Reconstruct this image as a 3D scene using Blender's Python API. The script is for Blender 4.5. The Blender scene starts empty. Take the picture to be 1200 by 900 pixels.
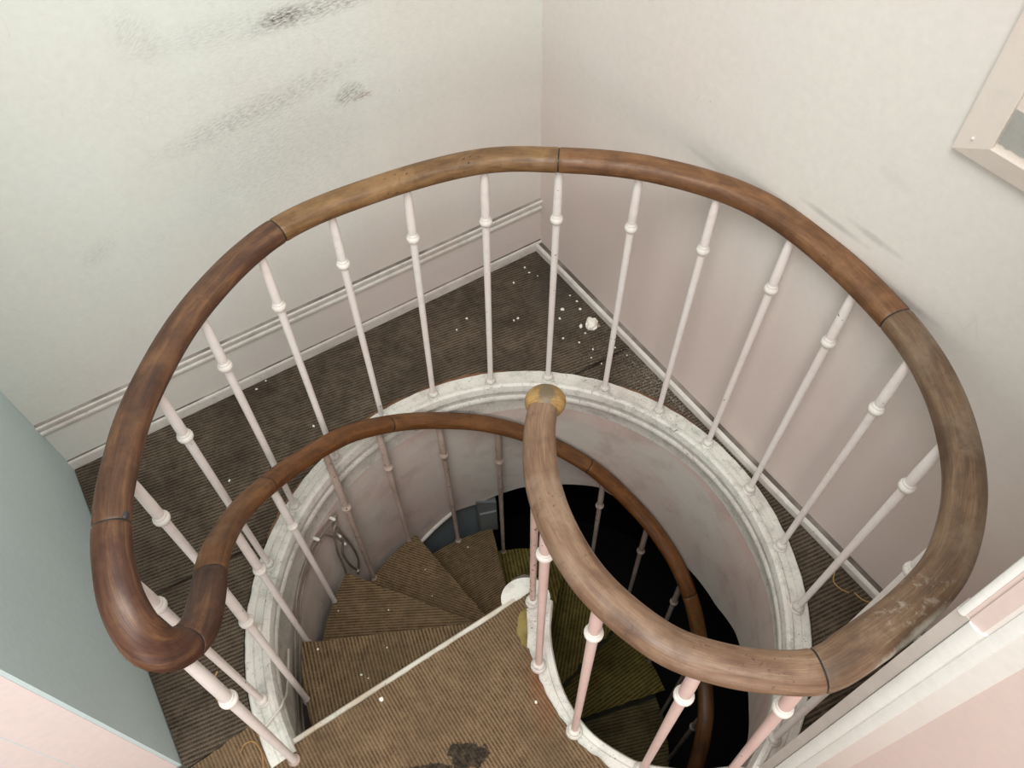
import bpy, bmesh, math, random, json
from mathutils import Vector, Matrix, noise
from mathutils.geometry import tessellate_polygon
random.seed(7)
S = 0.7                      # plan unit -> metres (radius of the stairwell opening = 0.7 m)
D = json.loads('''{"cam": {"f": 909.83, "loc": [-0.0235, -1.0781, 2.8194], "right": [0.9993, -0.0296, -0.0216], "up": [0.0366, 0.8077, 0.5885], "fwd": [0.0, 0.5889, -0.8082]}, "h": 1.1539, "rail": [[0.0517, 0.0228, 1.1939], [0.0392, -0.0531, 1.1939], [0.0393, -0.173, 1.1939], [0.0628, -0.2853, 1.1939], [0.1121, -0.4009, 1.1939], [0.1779, -0.4901, 1.1939], [0.275, -0.5754, 1.1939], [0.3735, -0.6171, 1.1939], [0.4735, -0.6376, 1.1939], [0.5768, -0.6396, 1.1939], [0.6728, -0.6072, 1.1939], [0.809, -0.5138, 1.1939], [0.9308, -0.4027, 1.1939], [1.0294, -0.2142, 1.1939], [1.0664, 0.0302, 1.1939], [1.0258, 0.2741, 1.1939], [0.8905, 0.5754, 1.1939], [0.7149, 0.7967, 1.1939], [0.442, 0.9442, 1.1939], [0.1567, 1.0037, 1.1939], [-0.1087, 1.0101, 1.1939], [-0.4357, 0.8928, 1.1939], [-0.727, 0.7118, 1.1939], [-0.9068, 0.415, 1.1939], [-0.983, 0.0953, 1.1939], [-0.9817, -0.1304, 1.1939], [-0.9619, -0.2549, 1.1939], [-0.9369, -0.3464, 1.185], [-0.9004, -0.4373, 1.16], [-0.8534, -0.5021, 1.11], [-0.8182, -0.4966, 1.04], [-0.8036, -0.4304, 0.97], [-0.8264, -0.3223, 0.9], [-0.8547, -0.217, 0.845], [-0.8711, -0.1295, 0.79], [-0.8995, 0.0313, 0.6445], [-0.8847, 0.1652, 0.5421], [-0.8311, 0.3454, 0.4055], [-0.7373, 0.5161, 0.2854], [-0.6473, 0.6253, 0.2], [-0.5008, 0.7478, 0.0658], [-0.3335, 0.8359, -0.0659], [-0.1485, 0.8877, -0.1854], [0.0487, 0.8987, -0.3121], [0.2132, 0.8744, -0.4243], [0.3814, 0.8152, -0.5411], [0.5524, 0.7105, -0.6877], [0.6777, 0.5922, -0.7921], [0.7788, 0.451, -0.8966], [0.8488, 0.2994, -1.0299], [0.8902, 0.1323, -1.1852], [0.8999, -0.0099, -1.2821], [0.8778, -0.1989, -1.3438], [0.7947, -0.4225, -1.49], [0.6364, -0.6364, -1.66], [0.4225, -0.7947, -1.84]], "ncurl": 10, "ncirc": 17, "nU": 8, "joints": [[0.5768, -0.6396, 1.1939], [1.0241, 0.2834, 1.1939], [0.1567, 1.0037, 1.1939], [-0.727, 0.7118, 1.1939], [-0.9619, -0.2549, 1.1939], [-0.8129, -0.4732, 1.015], [-0.8473, -0.2405, 0.86], [-0.8732, 0.2179, 0.491], [-0.5478, 0.7141, 0.1009], [0.3308, 0.837, -0.5082], [0.8269, 0.3552, -0.9988]], "bal": [[[-0.9344, -0.3573, 0.02], [-0.9192, -0.3571, 1.1539], 0.9494], [[-0.9938, -0.1108, 0.02], [-0.9565, -0.1163, 1.1539], 0.9494], [[-0.9788, 0.1411, 0.02], [-0.9495, 0.141, 1.1539], 0.9494], [[-0.9134, 0.3855, 0.02], [-0.8769, 0.3908, 1.1539], 0.9494], [[-0.775, 0.606, 0.02], [-0.7526, 0.6221, 1.1539], 0.9494], [[-0.5954, 0.8034, 0.02], [-0.5716, 0.8131, 1.1539], 0.9494], [[-0.3724, 0.9074, 0.02], [-0.3417, 0.9229, 1.1539], 0.9494], [[-0.1187, 0.966, 0.02], [-0.0885, 0.9897, 1.1539], 0.9494], [[0.1374, 0.978, 0.02], [0.1627, 0.9929, 1.1539], 0.9494], [[0.3824, 0.9059, 0.02], [0.4179, 0.9355, 1.1539], 0.9494], [[0.6021, 0.7781, 0.02], [0.6394, 0.8074, 1.1539], 0.9494], [[0.7899, 0.6101, 0.02], [0.8202, 0.6246, 1.1539], 0.9494], [[0.9185, 0.3873, 0.02], [0.9422, 0.3993, 1.1539], 0.9494], [[0.9881, 0.1411, 0.02], [0.9996, 0.1454, 1.1539], 0.9494], [[1.0063, -0.1008, 0.02], [1.0135, -0.0949, 1.1539], 0.9494], [[0.9408, -0.3388, 0.02], [0.9697, -0.3378, 1.1539], 0.9494], [[0.8029, -0.5528, 0.02], [0.8029, -0.5528, 1.1539], 0.9494]], "balids": [-6, -5, -4, -3, -2, -1, 0, 1, 2, 3, 4, 5, 6, 7, 8, 9, 10], "curlbal": [[[0.0333, -0.2705, 0.03], [0.0335, -0.2535, 1.1539]], [[0.1425, -0.49, 0.03], [0.1549, -0.4553, 1.1539]], [[0.352, -0.619, 0.03], [0.3336, -0.6351, 1.1539]], [[0.6, -0.665, 0.03], [0.5601, -0.6619, 1.1539]]], "newel": [[0.0227, -0.0386, 0.03]], "thick": [[-0.7903, -0.5485, 0.02]], "stairbal": [[[-0.8568, -0.2755, -0.2978], [-0.8659, -0.2455, 0.525]], [[-0.8994, -0.0333, -0.3643], [-0.8999, -0.0136, 0.3574]], [[-0.8693, 0.2329, -0.6287], [-0.8686, 0.2356, 0.1712]], [[-0.7632, 0.477, -0.9143], [-0.7655, 0.4733, -0.1799]], [[-0.5936, 0.6765, -0.9677], [-0.5889, 0.6805, -0.1868]], [[-0.3633, 0.8234, -1.2858], [-0.3625, 0.8238, -0.3389]], [[-0.1131, 0.8929, -1.6176], [-0.1013, 0.8943, -0.5334]], [null, [0.4152, 0.7985, -0.8665]], [null, [0.636, 0.6368, -1.0953]], [null, [0.8031, 0.4063, -1.2531]], [null, [0.8912, -0.1255, -1.6817]]], "ribs": {"landing": 21.9, "tongue": -56.9, "1": -71.3, "2": 1.1, "3": -20.8, "4": 30.0, "5": -80.8, "6": -102.7, "7": 31.7, "8": 11.0}, "cables": [[[-0.789, -0.5073, -0.0464], [-0.8844, -0.3125, -0.2696], [-0.9274, -0.1407, -0.3097], [-0.9379, -0.0133, -0.2825], [-0.9314, 0.1108, -0.2166], [-0.9071, 0.2388, -0.1914], [-0.8717, 0.3465, -0.1966], [-0.835, 0.4273, -0.22], [-0.8242, 0.4479, -0.2634], [-0.8177, 0.4595, -0.3745], [-0.8058, 0.4802, -0.5867], [-0.8064, 0.4791, -0.7234], [-0.8223, 0.4512, -0.824]], [[-0.8234, -0.4492, -0.1963], [-0.9009, -0.2611, -0.3498], [-0.9362, -0.0587, -0.3564], [-0.9295, 0.1262, -0.2573], [-0.902, 0.2573, -0.2354], [-0.8628, 0.368, -0.2269], [-0.8493, 0.3982, -0.2673], [-0.8407, 0.416, -0.3412], [-0.8475, 0.4021, -0.4551], [-0.8491, 0.3986, -0.6017], [-0.8536, 0.3889, -0.7539]], [[-0.8745, 0.3394, -0.181], [-0.8272, 0.4422, -0.21], [-0.8145, 0.4651, -0.2082], [-0.8224, 0.4511, -0.2534], [-0.8357, 0.426, -0.2762], [-0.8327, 0.4318, -0.3494], [-0.8277, 0.4413, -0.4333], [-0.8385, 0.4205, -0.4976], [-0.8352, 0.427, -0.6398], [-0.8237, 0.4486, -0.7644]]], "clips": [[-0.8737, 0.3412, -0.1767], [-0.8281, 0.4405, -0.3597], [-0.8247, 0.4468, -0.4547], [-0.8237, 0.4486, -0.7644], [-0.8237, 0.4488, -0.2073]], "crumbs": [[0.2307, 1.3956, 0.02], [0.3167, 1.3968, 0.02], [0.2149, 1.3423, 0.02], [0.312, 1.2899, 0.02], [-0.0041, 1.3422, 0.02], [0.3285, 1.2472, 0.02], [0.4582, 1.154, 0.02], [0.4586, 1.1946, 0.02], [0.3554, 1.1488, 0.02], [0.296, 1.1921, 0.02], [-0.5141, -0.3663, 0.02], [0.0184, -0.3933, 0.02], [0.0821, 1.6521, 0.02], [0.0622, 1.6887, 0.02], [-0.2273, 1.3637, 0.02], [-0.2753, 1.2969, 0.02], [-1.1711, 0.99, 0.02], [0.0034, 1.5861, 0.02], [0.1234, 1.6266, 0.02], [0.2228, 1.2212, 0.02], [0.3431, 1.0994, 0.02], [0.3864, 1.063, 0.02], [0.5077, 1.1066, 0.02], [-1.1362, 1.036, 0.02], [-0.8893, 0.7816, 0.02], [-0.7961, 0.7382, 0.02], [-1.2076, 0.5265, 0.02], [0.2742, 1.4873, 0.02], [0.3043, 1.4469, 0.02], [0.0165, 1.3519, 0.02]], "stepcrumbs": [[-0.8469, 0.1857, -0.6], [-0.619, 0.1812, -0.6], [-0.6534, -0.1917, -0.28], [-0.6257, -0.2056, -0.28], [-0.3083, 0.7774, -1.27], [-0.5023, 0.51, -0.93], [-0.463, 0.3688, -0.93], [-0.5603, -0.0894, -0.28], [-0.8357, -0.0861, -0.28]], "drum": [[125.4, -1.151], [113.4, -1.028], [104.4, -1.031], [89.9, -0.918], [81.5, -0.881], [65.0, -0.775], [58.5, -0.808], [34.9, -0.95], [14.0, -0.848], [3.5, -0.707], [-9.1, -0.63], [-18.8, -0.554], [-28.6, -0.417]], "wallbox": [[-0.3037, 0.9107, -0.9874], [-0.2191, 0.9347, -0.98], [-0.1815, 0.9427, -1.1839], [-0.1894, 0.9411, -1.3565], [-0.3066, 0.9097, -1.3841]], "C": [0.1242, 1.8055, 0.0], "L": [-1.8767, 0.6073, 0.0], "N": [-1.1693, -0.5467, 0.0]}''')
SC = bpy.context.scene
COL = SC.collection
PI = math.pi
rad = math.radians

# ---------------------------------------------------------------- object helpers
def wloc(o):
    v = Vector((0, 0, 0))
    while o:
        v = v + Vector(o.location); o = o.parent
    return v

def tag(o, label=None, cat=None, group=None, kind=None):
    if label: o['label'] = label
    if cat: o['category'] = cat
    if group: o['group'] = group
    if kind: o['kind'] = kind
    return o

def thing(name, label, cat, loc=(0, 0, 0), group=None):
    o = bpy.data.objects.new(name, None); COL.objects.link(o)
    o.location = Vector(loc) * S
    o.empty_display_size = .05
    return tag(o, label, cat, group)

def build(name, verts, faces, mat, parent=None, smooth=True, origin=None, uvs=None, fmats=None, angle=40):
    """verts in plan units (world); becomes ONE mesh object in metres"""
    P = Vector(origin) * S if origin is not None else (wloc(parent) if parent else Vector((0, 0, 0)))
    me = bpy.data.meshes.new(name)
    me.from_pydata([tuple(Vector(v) * S - P) for v in verts], [], faces)
    mats = mat if isinstance(mat, (list, tuple)) else [mat]
    for m in mats: me.materials.append(m)
    if fmats:
        for p, i in zip(me.polygons, fmats): p.material_index = i
    if uvs:
        ul = me.uv_layers.new(name='UVMap')
        for poly in me.polygons:
            for li in poly.loop_indices:
                ul.data[li].uv = uvs[me.loops[li].vertex_index]
    me.validate(); me.update()
    bm = bmesh.new(); bm.from_mesh(me)
    bmesh.ops.recalc_face_normals(bm, faces=bm.faces)
    if smooth:
        for f in bm.faces: f.smooth = True
        for e in bm.edges:
            if len(e.link_faces) == 2 and e.calc_face_angle(0) > rad(angle): e.smooth = False
    bm.to_mesh(me); bm.free()
    o = bpy.data.objects.new(name, me); COL.objects.link(o)
    if parent:
        o.parent = parent
        o.location = P - wloc(parent)
    else:
        o.location = P
    return o

class MB:
    def __init__(s): s.v = []; s.f = []; s.m = []
    def add(s, v, f, m=0):
        k = len(s.v); s.v += [Vector(x) for x in v]; s.f += [[i + k for i in q] for q in f]; s.m += [m] * len(f)
        return s

def resample(pts, n, extra=None):
    """Catmull-Rom through pts, n samples per span"""
    P = [Vector(p) for p in pts]; out = []; E = []
    for i in range(len(P) - 1):
        p0 = P[i - 1] if i else P[0] * 2 - P[1]
        p1, p2 = P[i], P[i + 1]
        p3 = P[i + 2] if i + 2 < len(P) else P[-1] * 2 - P[-2]
        for k in range(n):
            t = k / n
            out.append(.5 * ((2 * p1) + (-p0 + p2) * t + (2 * p0 - 5 * p1 + 4 * p2 - p3) * t * t + (-p0 + 3 * p1 - 3 * p2 + p3) * t ** 3))
            if extra: E.append(extra[i] * (1 - t) + extra[i + 1] * t)
    out.append(P[-1]);
    if extra: E.append(extra[-1]); return out, E
    return out

def equalise(pts, n):
    L = [0]
    for a, b in zip(pts, pts[1:]): L.append(L[-1] + (b - a).length)
    out = []; j = 0
    for k in range(n):
        s = L[-1] * k / (n - 1)
        while j < len(L) - 2 and L[j + 1] < s: j += 1
        d = L[j + 1] - L[j]; t = (s - L[j]) / d if d else 0
        out.append(pts[j].lerp(pts[j + 1], min(1, max(0, t))))
    return out

def sweep(path, prof, scale=None, closed_prof=True, caps=True, up=Vector((0, 0, 1)), u0=0, frames=None):
    """prof = list of (side, up); frame stays level (side is horizontal)"""
    V = []; F = []; UV = []; n = len(path); m = len(prof); u = u0
    for i, p in enumerate(path):
        if frames: T, sd, uu = frames[i]
        else:
            T = (path[min(i + 1, n - 1)] - path[max(i - 1, 0)]).normalized()
            sd = T.cross(up)
            sd = sd.normalized() if sd.length > 1e-5 else Vector((1, 0, 0))
            uu = sd.cross(T).normalized()
        if i: u += (p - path[i - 1]).length
        s = scale[i] if scale else 1
        for j, (a, b) in enumerate(prof):
            V.append(p + sd * a * s + uu * b * s); UV.append((u * S, j / m))
    for i in range(n - 1):
        for j in range(m if closed_prof else m - 1):
            a = i * m + j; b = i * m + (j + 1) % m
            F.append((a, b, b + m, a + m))
    if caps and closed_prof:
        F.append(tuple(range(m))[::-1]); F.append(tuple(range((n - 1) * m, n * m)))
    return V, F, UV

def tube(path, r, m=8, rs=None):
    """round tube with parallel transported frame"""
    V = []; F = []; n = len(path); prev = None
    for i, p in enumerate(path):
        T = (path[min(i + 1, n - 1)] - path[max(i - 1, 0)]).normalized()
        if prev is None:
            a = Vector((0, 0, 1)) if abs(T.z) < .9 else Vector((1, 0, 0))
            sd = T.cross(a).normalized()
        else:
            sd = (prev - T * prev.dot(T)).normalized()
        prev = sd; uu = sd.cross(T)
        rr = rs[i] if rs else r
        for j in range(m):
            a = 2 * PI * j / m
            V.append(p + sd * math.cos(a) * rr + uu * math.sin(a) * rr)
    for i in range(n - 1):
        for j in range(m):
            a = i * m + j; b = i * m + (j + 1) % m
            F.append((a, b, b + m, a + m))
    F.append(tuple(range(m))[::-1]); F.append(tuple(range((n - 1) * m, n * m)))
    return V, F

def lathe(base, top, prof, m=16):
    """prof = [(t along 0..1 in units from base, radius)] with t in plan units"""
    base = Vector(base); top = Vector(top); ax = (top - base).normalized()
    path = [base + ax * t for t, r in prof]
    sd = ax.cross(Vector((0, 1, 0))).normalized(); uu = sd.cross(ax)
    V = []; F = []
    for p, (t, r) in zip(path, prof):
        for j in range(m):
            a = 2 * PI * j / m; V.append(p + sd * math.cos(a) * r + uu * math.sin(a) * r)
    n = len(prof)
    for i in range(n - 1):
        for j in range(m):
            a = i * m + j; b = i * m + (j + 1) % m; F.append((a, b, b + m, a + m))
    F.append(tuple(range(m))[::-1]); F.append(tuple(range((n - 1) * m, n * m)))
    return V, F

def poly_prism(loops, z0, z1, both=True):
    """loops[0] outer, others holes; list of (x,y). Solid prism."""
    flat = [p for l in loops for p in l]; n = len(flat)
    tris = tessellate_polygon([[Vector((x, y, 0)) for x, y in l] for l in loops])
    V = [Vector((x, y, z1)) for x, y in flat] + [Vector((x, y, z0)) for x, y in flat]
    F = [tuple(t) for t in tris] + [tuple(i + n for i in t[::-1]) for t in tris]
    k = 0
    for l in loops:
        m = len(l)
        for i in range(m):
            a = k + i; b = k + (i + 1) % m; F.append((a, b, b + n, a + n))
        k += m
    return V, F

def box_dir(P, ax, ay, az):
    """box from corner P with three edge vectors"""
    P, ax, ay, az = map(Vector, (P, ax, ay, az))
    V = [P, P + ax, P + ax + ay, P + ay]; V += [v + az for v in V]
    F = [(0, 3, 2, 1), (4, 5, 6, 7), (0, 1, 5, 4), (1, 2, 6, 5), (2, 3, 7, 6), (3, 0, 4, 7)]
    return V, F

def bevel(o, w, seg=2, ang=35):
    m = o.modifiers.new('bevel', 'BEVEL'); m.width = w; m.segments = seg; m.limit_method = 'ANGLE'; m.angle_limit = rad(ang)

def pol(r, deg, z=0): return Vector((r * math.cos(rad(deg)), r * math.sin(rad(deg)), z))

# ---------------------------------------------------------------- node helpers
class NT:
    def __init__(s, name, rough=.6, spec=.3):
        s.mat = bpy.data.materials.new(name); s.mat.use_nodes = True
        s.t = s.mat.node_tree; s.n = s.t.nodes; s.b = s.n['Principled BSDF']
        s.b.inputs['Roughness'].default_value = rough
        s.b.inputs['Specular IOR Level'].default_value = spec
        s.tc = s.n.new('ShaderNodeTexCoord')
    def link(s, a, b): s.t.links.new(a, b)
    def noise(s, vec, scale, detail=4, rough=.55, dist=0):
        q = s.n.new('ShaderNodeTexNoise'); s.link(vec, q.inputs['Vector'])
        q.inputs['Scale'].default_value = scale; q.inputs['Detail'].default_value = detail
        q.inputs['Roughness'].default_value = rough; q.inputs['Distortion'].default_value = dist
        return q.outputs['Fac']
    def map(s, vec, scale=(1, 1, 1), rot=(0, 0, 0), loc=(0, 0, 0)):
        q = s.n.new('ShaderNodeMapping'); s.link(vec, q.inputs['Vector'])
        q.inputs['Scale'].default_value = scale; q.inputs['Rotation'].default_value = rot; q.inputs['Location'].default_value = loc
        return q.outputs['Vector']
    def ramp(s, fac, stops, interp='LINEAR'):
        q = s.n.new('ShaderNodeValToRGB'); s.link(fac, q.inputs['Fac']); q.color_ramp.interpolation = interp
        e = q.color_ramp.elements
        while len(e) < len(stops): e.new(.5)
        for el, (p, c) in zip(e, stops):
            el.position = p; el.color = (*c, 1) if isinstance(c, (tuple, list)) else (c, c, c, 1)
        return q.outputs['Color']
    def mix(s, fac, a, b, mode='MIX'):
        q = s.n.new('ShaderNodeMix'); q.data_type = 'RGBA'; q.blend_type = mode
        for k, v in ((0, fac), (6, a), (7, b)):
            if hasattr(v, 'links') or hasattr(v, 'is_linked'): s.link(v, q.inputs[k])
            else: q.inputs[k].default_value = v if k == 0 else (*v, 1)
        return q.outputs[2]
    def math(s, op, a, b=None, clamp=False):
        q = s.n.new('ShaderNodeMath'); q.operation = op; q.use_clamp = clamp
        for k, v in ((0, a), (1, b)):
            if v is None: continue
            if hasattr(v, 'is_linked'): s.link(v, q.inputs[k])
            else: q.inputs[k].default_value = v
        return q.outputs[0]
    def sep(s, vec):
        q = s.n.new('ShaderNodeSeparateXYZ'); s.link(vec, q.inputs[0]); return q.outputs
    def blob(s, vec, c, r, soft=.35, distort=.0, nscale=8):
        """1 inside an irregular blob round c (radii r)"""
        v = vec
        q = s.n.new('ShaderNodeVectorMath'); q.operation = 'SUBTRACT'; s.link(v, q.inputs[0]); q.inputs[1].default_value = c
        d = s.n.new('ShaderNodeVectorMath'); d.operation = 'DIVIDE'; s.link(q.outputs[0], d.inputs[0]); d.inputs[1].default_value = r
        l = s.n.new('ShaderNodeVectorMath'); l.operation = 'LENGTH'; s.link(d.outputs[0], l.inputs[0])
        f = l.outputs['Value']
        if distort:
            nz = s.noise(vec, nscale, 5, .7)
            f = s.math('ADD', f, s.math('MULTIPLY', s.math('SUBTRACT', nz, .5), distort * 2))
        m = s.n.new('ShaderNodeMapRange'); s.link(f, m.inputs[0])
        m.inputs[1].default_value = 1 + soft / 2; m.inputs[2].default_value = 1 - soft / 2
        m.inputs[3].default_value = 0; m.inputs[4].default_value = 1
        return m.outputs[0]
    def color(s, c):
        if hasattr(c, 'is_linked'): s.link(c, s.b.inputs['Base Color'])
        else: s.b.inputs['Base Color'].default_value = (*c, 1)
    def bump(s, h, strength=.3, dist=.01):
        q = s.n.new('ShaderNodeBump'); s.link(h, q.inputs['Height']); q.inputs['Strength'].default_value = strength
        q.inputs['Distance'].default_value = dist
        prev = s.b.inputs['Normal']
        if prev.is_linked: s.link(prev.links[0].from_socket, q.inputs['Normal'])
        s.link(q.outputs[0], prev)

def srgb(r, g, b):
    f = lambda c: (c / 255 / 12.92) if c / 255 <= .04045 else ((c / 255 + .055) / 1.055) ** 2.4
    return (f(r), f(g), f(b))

# ---------------------------------------------------------------- materials
def m_wall(name, base, alt, rough=.62, stains=None, speck=.5):
    m = NT(name, rough, .25)
    g = m.n.new('ShaderNodeNewGeometry').outputs['Position']
    big = m.noise(g, 1.3, 3, .5)
    c = m.mix(m.ramp(big, [(.35, 0), (.68, 1)]), base, alt)
    fine = m.noise(g, 60, 4, .6)
    c = m.mix(m.math('MULTIPLY', m.ramp(fine, [(.3, 1), (.7, 0)]), .10), c, (.35, .33, .30))
    # thin hairline scratches
    sv = m.map(g, (1, 1, .35), (.3, .2, .5))
    sc = m.noise(sv, 9, 2, .4, 1.2)
    line = m.ramp(m.math('ABSOLUTE', m.math('SUBTRACT', sc, .5)), [(0, 1), (.0025, 0)])
    msk = m.ramp(m.noise(g, 2.7, 2), [(.55, 0), (.68, 1)])
    c = m.mix(m.math('MULTIPLY', m.math('MULTIPLY', line, msk), .28 * speck), c, (.25, .24, .22))
    # small dark specks
    v = m.n.new('ShaderNodeTexVoronoi'); m.link(g, v.inputs['Vector']); v.inputs['Scale'].default_value = 11
    sp = m.ramp(v.outputs['Distance'], [(.02, 1), (.035, 0)])
    c = m.mix(m.math('MULTIPLY', m.math('MULTIPLY', sp, m.ramp(m.noise(g, 3, 2), [(.5, 0), (.6, 1)])), .5 * speck), c, (.16, .15, .13))
    if stains: c = stains(m, g, c)
    m.color(c)
    m.bump(m.noise(g, 14, 5, .6), .06, .01)
    m.bump(m.noise(g, 110, 2, .5), .08, .002)
    return m.mat

def wall_pt(P0, d, s, z): return tuple((Vector(P0) + Vector(d) * s + Vector((0, 0, z))) * S)

Cc = Vector(D['C']); Lc = Vector(D['L']); Nc = Vector(D['N'])
C = Vector((Cc.x, Cc.y, 0)); L = Vector((Lc.x, Lc.y, 0)); N = Vector((Nc.x, Nc.y, 0))
dB = (L - C).normalized(); dL = (N - L).normalized()
nR = Vector((.852, .5236, 0)); dR = Vector((.5236, -.852, 0))
nB = Vector((-.5142, .8577, 0))
# wall faces lie behind the skirting faces
tR, tB = .035, .016
Cw = C + nR * tR + nB * tB
Lw = L + nB * tB

def back_stains(m, g, c):
    def at(s, z): return wall_pt(C, dB, s, z)
    def streak(c, s, z, ls, lz, ang, amt, col, dis=.5, nsc=26):
        # coordinates along the wall turned by ang
        P = at(s, z)
        q = m.n.new('ShaderNodeVectorMath'); q.operation = 'SUBTRACT'; m.link(g, q.inputs[0]); q.inputs[1].default_value = P
        dx = m.n.new('ShaderNodeVectorMath'); dx.operation = 'DOT_PRODUCT'; m.link(q.outputs[0], dx.inputs[0]); dx.inputs[1].default_value = tuple(dB)
        zz = m.sep(q.outputs[0])[2]
        cx = m.n.new('ShaderNodeCombineXYZ'); m.link(dx.outputs['Value'], cx.inputs[0]); m.link(zz, cx.inputs[1])
        r = m.map(cx.outputs[0], (1, 1, 1), (0, 0, ang))
        b = m.blob(r, (0, 0, 0), (ls * S, lz * S, 1), 1.1, dis, nsc)
        gr = m.ramp(m.noise(m.map(r, (1, 4, 1)), 60, 4, .7), [(.42, 0), (.62, 1)])
        return m.mix(m.math('MULTIPLY', m.math('MULTIPLY', b, gr), amt), c, col)
    dk = srgb(92, 88, 84)
    c = streak(c, .80, 1.525, .22, .030, 0.03, .6, srgb(100, 94, 92), .5)
    c = streak(c, 1.12, 1.550, .25, .045, -.02, .2, srgb(120, 118, 118), .6)
    c = streak(c, .96, 1.535, .06, .025, 0, 1.0, srgb(70, 50, 45), .9, 50)
    c = streak(c, 1.10, 1.265, .30, .040, .12, .36, dk, .6)
    c = streak(c, 1.08, 1.05, .26, .28, .2, .16, dk, .9, 18)
    c = streak(c, .80, 1.20, .05, .030, .3, .75, srgb(95, 90, 82), .8, 40)
    c = streak(c, .745, 1.175, .03, .014, 0, .9, srgb(120, 85, 72), .6, 40)
    c = streak(c, 1.40, 1.62, .05, .07, .5, .2, dk, .9, 30)
    c = streak(c, .95, 1.35, .5, .3, 0, .08, dk, .9, 9)
    c = streak(c, 1.80, .96, .06, .03, .5, .2, dk, .8, 30)
    # fine craquelure in the worn middle of the wall
    v = m.n.new('ShaderNodeTexVoronoi'); v.feature = 'DISTANCE_TO_EDGE'; m.link(g, v.inputs['Vector']); v.inputs['Scale'].default_value = 34
    cr = m.ramp(v.outputs['Distance'], [(.0, 1), (.03, 0)])
    bm_ = m.blob(g, at(1.05, 1.1), (.42, .42, .42), .9, .5, 5)
    c = m.mix(m.math('MULTIPLY', m.math('MULTIPLY', cr, bm_), m.math('MULTIPLY', m.ramp(m.noise(g, 12, 3), [(.45, 0), (.6, 1)]), .10)), c, dk)
    # pinkish paint low down on this wall, towards the corner
    z = m.sep(g)[2]
    low = m.math('MULTIPLY', m.ramp(z, [(.0, 1), (.9, 0)]), m.blob(g, at(.25, .2), (1.0, 1.0, 1.0), 1.0, .2, 3))
    return m.mix(m.math('MULTIPLY', low, .8), c, srgb(212, 196, 190))

def right_stains(m, g, c):
    def at(s, z): return wall_pt(C, dR, s, z)
    z = m.sep(g)[2]
    # pinker, darker paint below rail height
    low = m.ramp(m.math('ADD', z, m.math('MULTIPLY', m.noise(g, 1.6, 2), .3)), [(.55, 1), (1.25, 0)])
    c = m.mix(m.math('MULTIPLY', low, .75), c, srgb(214, 196, 189))
    for (s, zz, rs, rz, amt) in ((1.60, 1.31, .08, .010, .28), (1.45, 1.27, .10, .010, .35), (1.57, 1.50, .05, .02, .12), (1.75, 1.20, .10, .012, .3), (1.2, 1.16, .3, .012, .2)):
        b = m.blob(g, at(s, zz), (rs * S, rs * S, rz * S), .9, .7, 20)
        c = m.mix(m.math('MULTIPLY', b, amt), c, srgb(128, 124, 118))
    return c

W_BACK = m_wall('plaster_back', srgb(226, 233, 225), srgb(224, 222, 214), stains=back_stains)
W_RIGHT = m_wall('plaster_right', srgb(229, 226, 219), srgb(229, 219, 213), stains=right_stains)
W_LEFT = m_wall('plaster_left_pale_blue', srgb(212, 232, 234), srgb(206, 226, 228), speck=.3)
W_PINK = m_wall('plaster_pink', srgb(240, 226, 223), srgb(242, 230, 226), speck=.25)
W_PEACH = m_wall('plaster_peach', srgb(216, 198, 190), srgb(212, 193, 185), speck=.25)

def m_white(name, base=srgb(222, 221, 212), alt=srgb(214, 206, 198), chips=.5, chipcol=(.07, .06, .05), scale=1.0, rough=.5, grime=.35, specks=False):
    m = NT(name, rough, .35)
    g = m.n.new('ShaderNodeNewGeometry').outputs['Position']
    c = m.mix(m.ramp(m.noise(g, 5 * scale, 3), [(.4, 0), (.65, 1)]), base, alt)
    gr = m.ramp(m.noise(g, 22 * scale, 6, .7), [(.48, 0), (.72, 1)])
    c = m.mix(m.math('MULTIPLY', gr, grime), c, srgb(120, 122, 112))
    ch = m.ramp(m.noise(g, 75 * scale, 3, .75, .6), [(.66, 0), (.685, 1)])
    zone = m.ramp(m.noise(g, 11 * scale, 3), [(.45, 0), (.6, 1)])
    c = m.mix(m.math('MULTIPLY', m.math('MULTIPLY', ch, zone), chips), c, chipcol)
    if specks:
        s1 = m.ramp(m.noise(g, 150, 3, .7, .4), [(.63, 0), (.67, 1)])
        s1 = m.math('MULTIPLY', s1, m.ramp(m.noise(g, 8, 3), [(.42, 0), (.58, 1)]))
        c = m.mix(m.math('MULTIPLY', s1, .75), c, srgb(86, 78, 68))
        cr = m.noise(m.map(g, (1, 1, .6)), 16, 3, .6, 1.0)
        ln = m.ramp(m.math('ABSOLUTE', m.math('SUBTRACT', cr, .5)), [(0, 1), (.006, 0)])
        c = m.mix(m.math('MULTIPLY', ln, .4), c, srgb(104, 98, 88))
    m.color(c)
    m.bump(m.noise(g, 45 * scale, 5, .65), .25, .004)
    m.bump(m.math('MULTIPLY', ch, zone), -.3 * chips, .003)
    return m.mat

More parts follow.
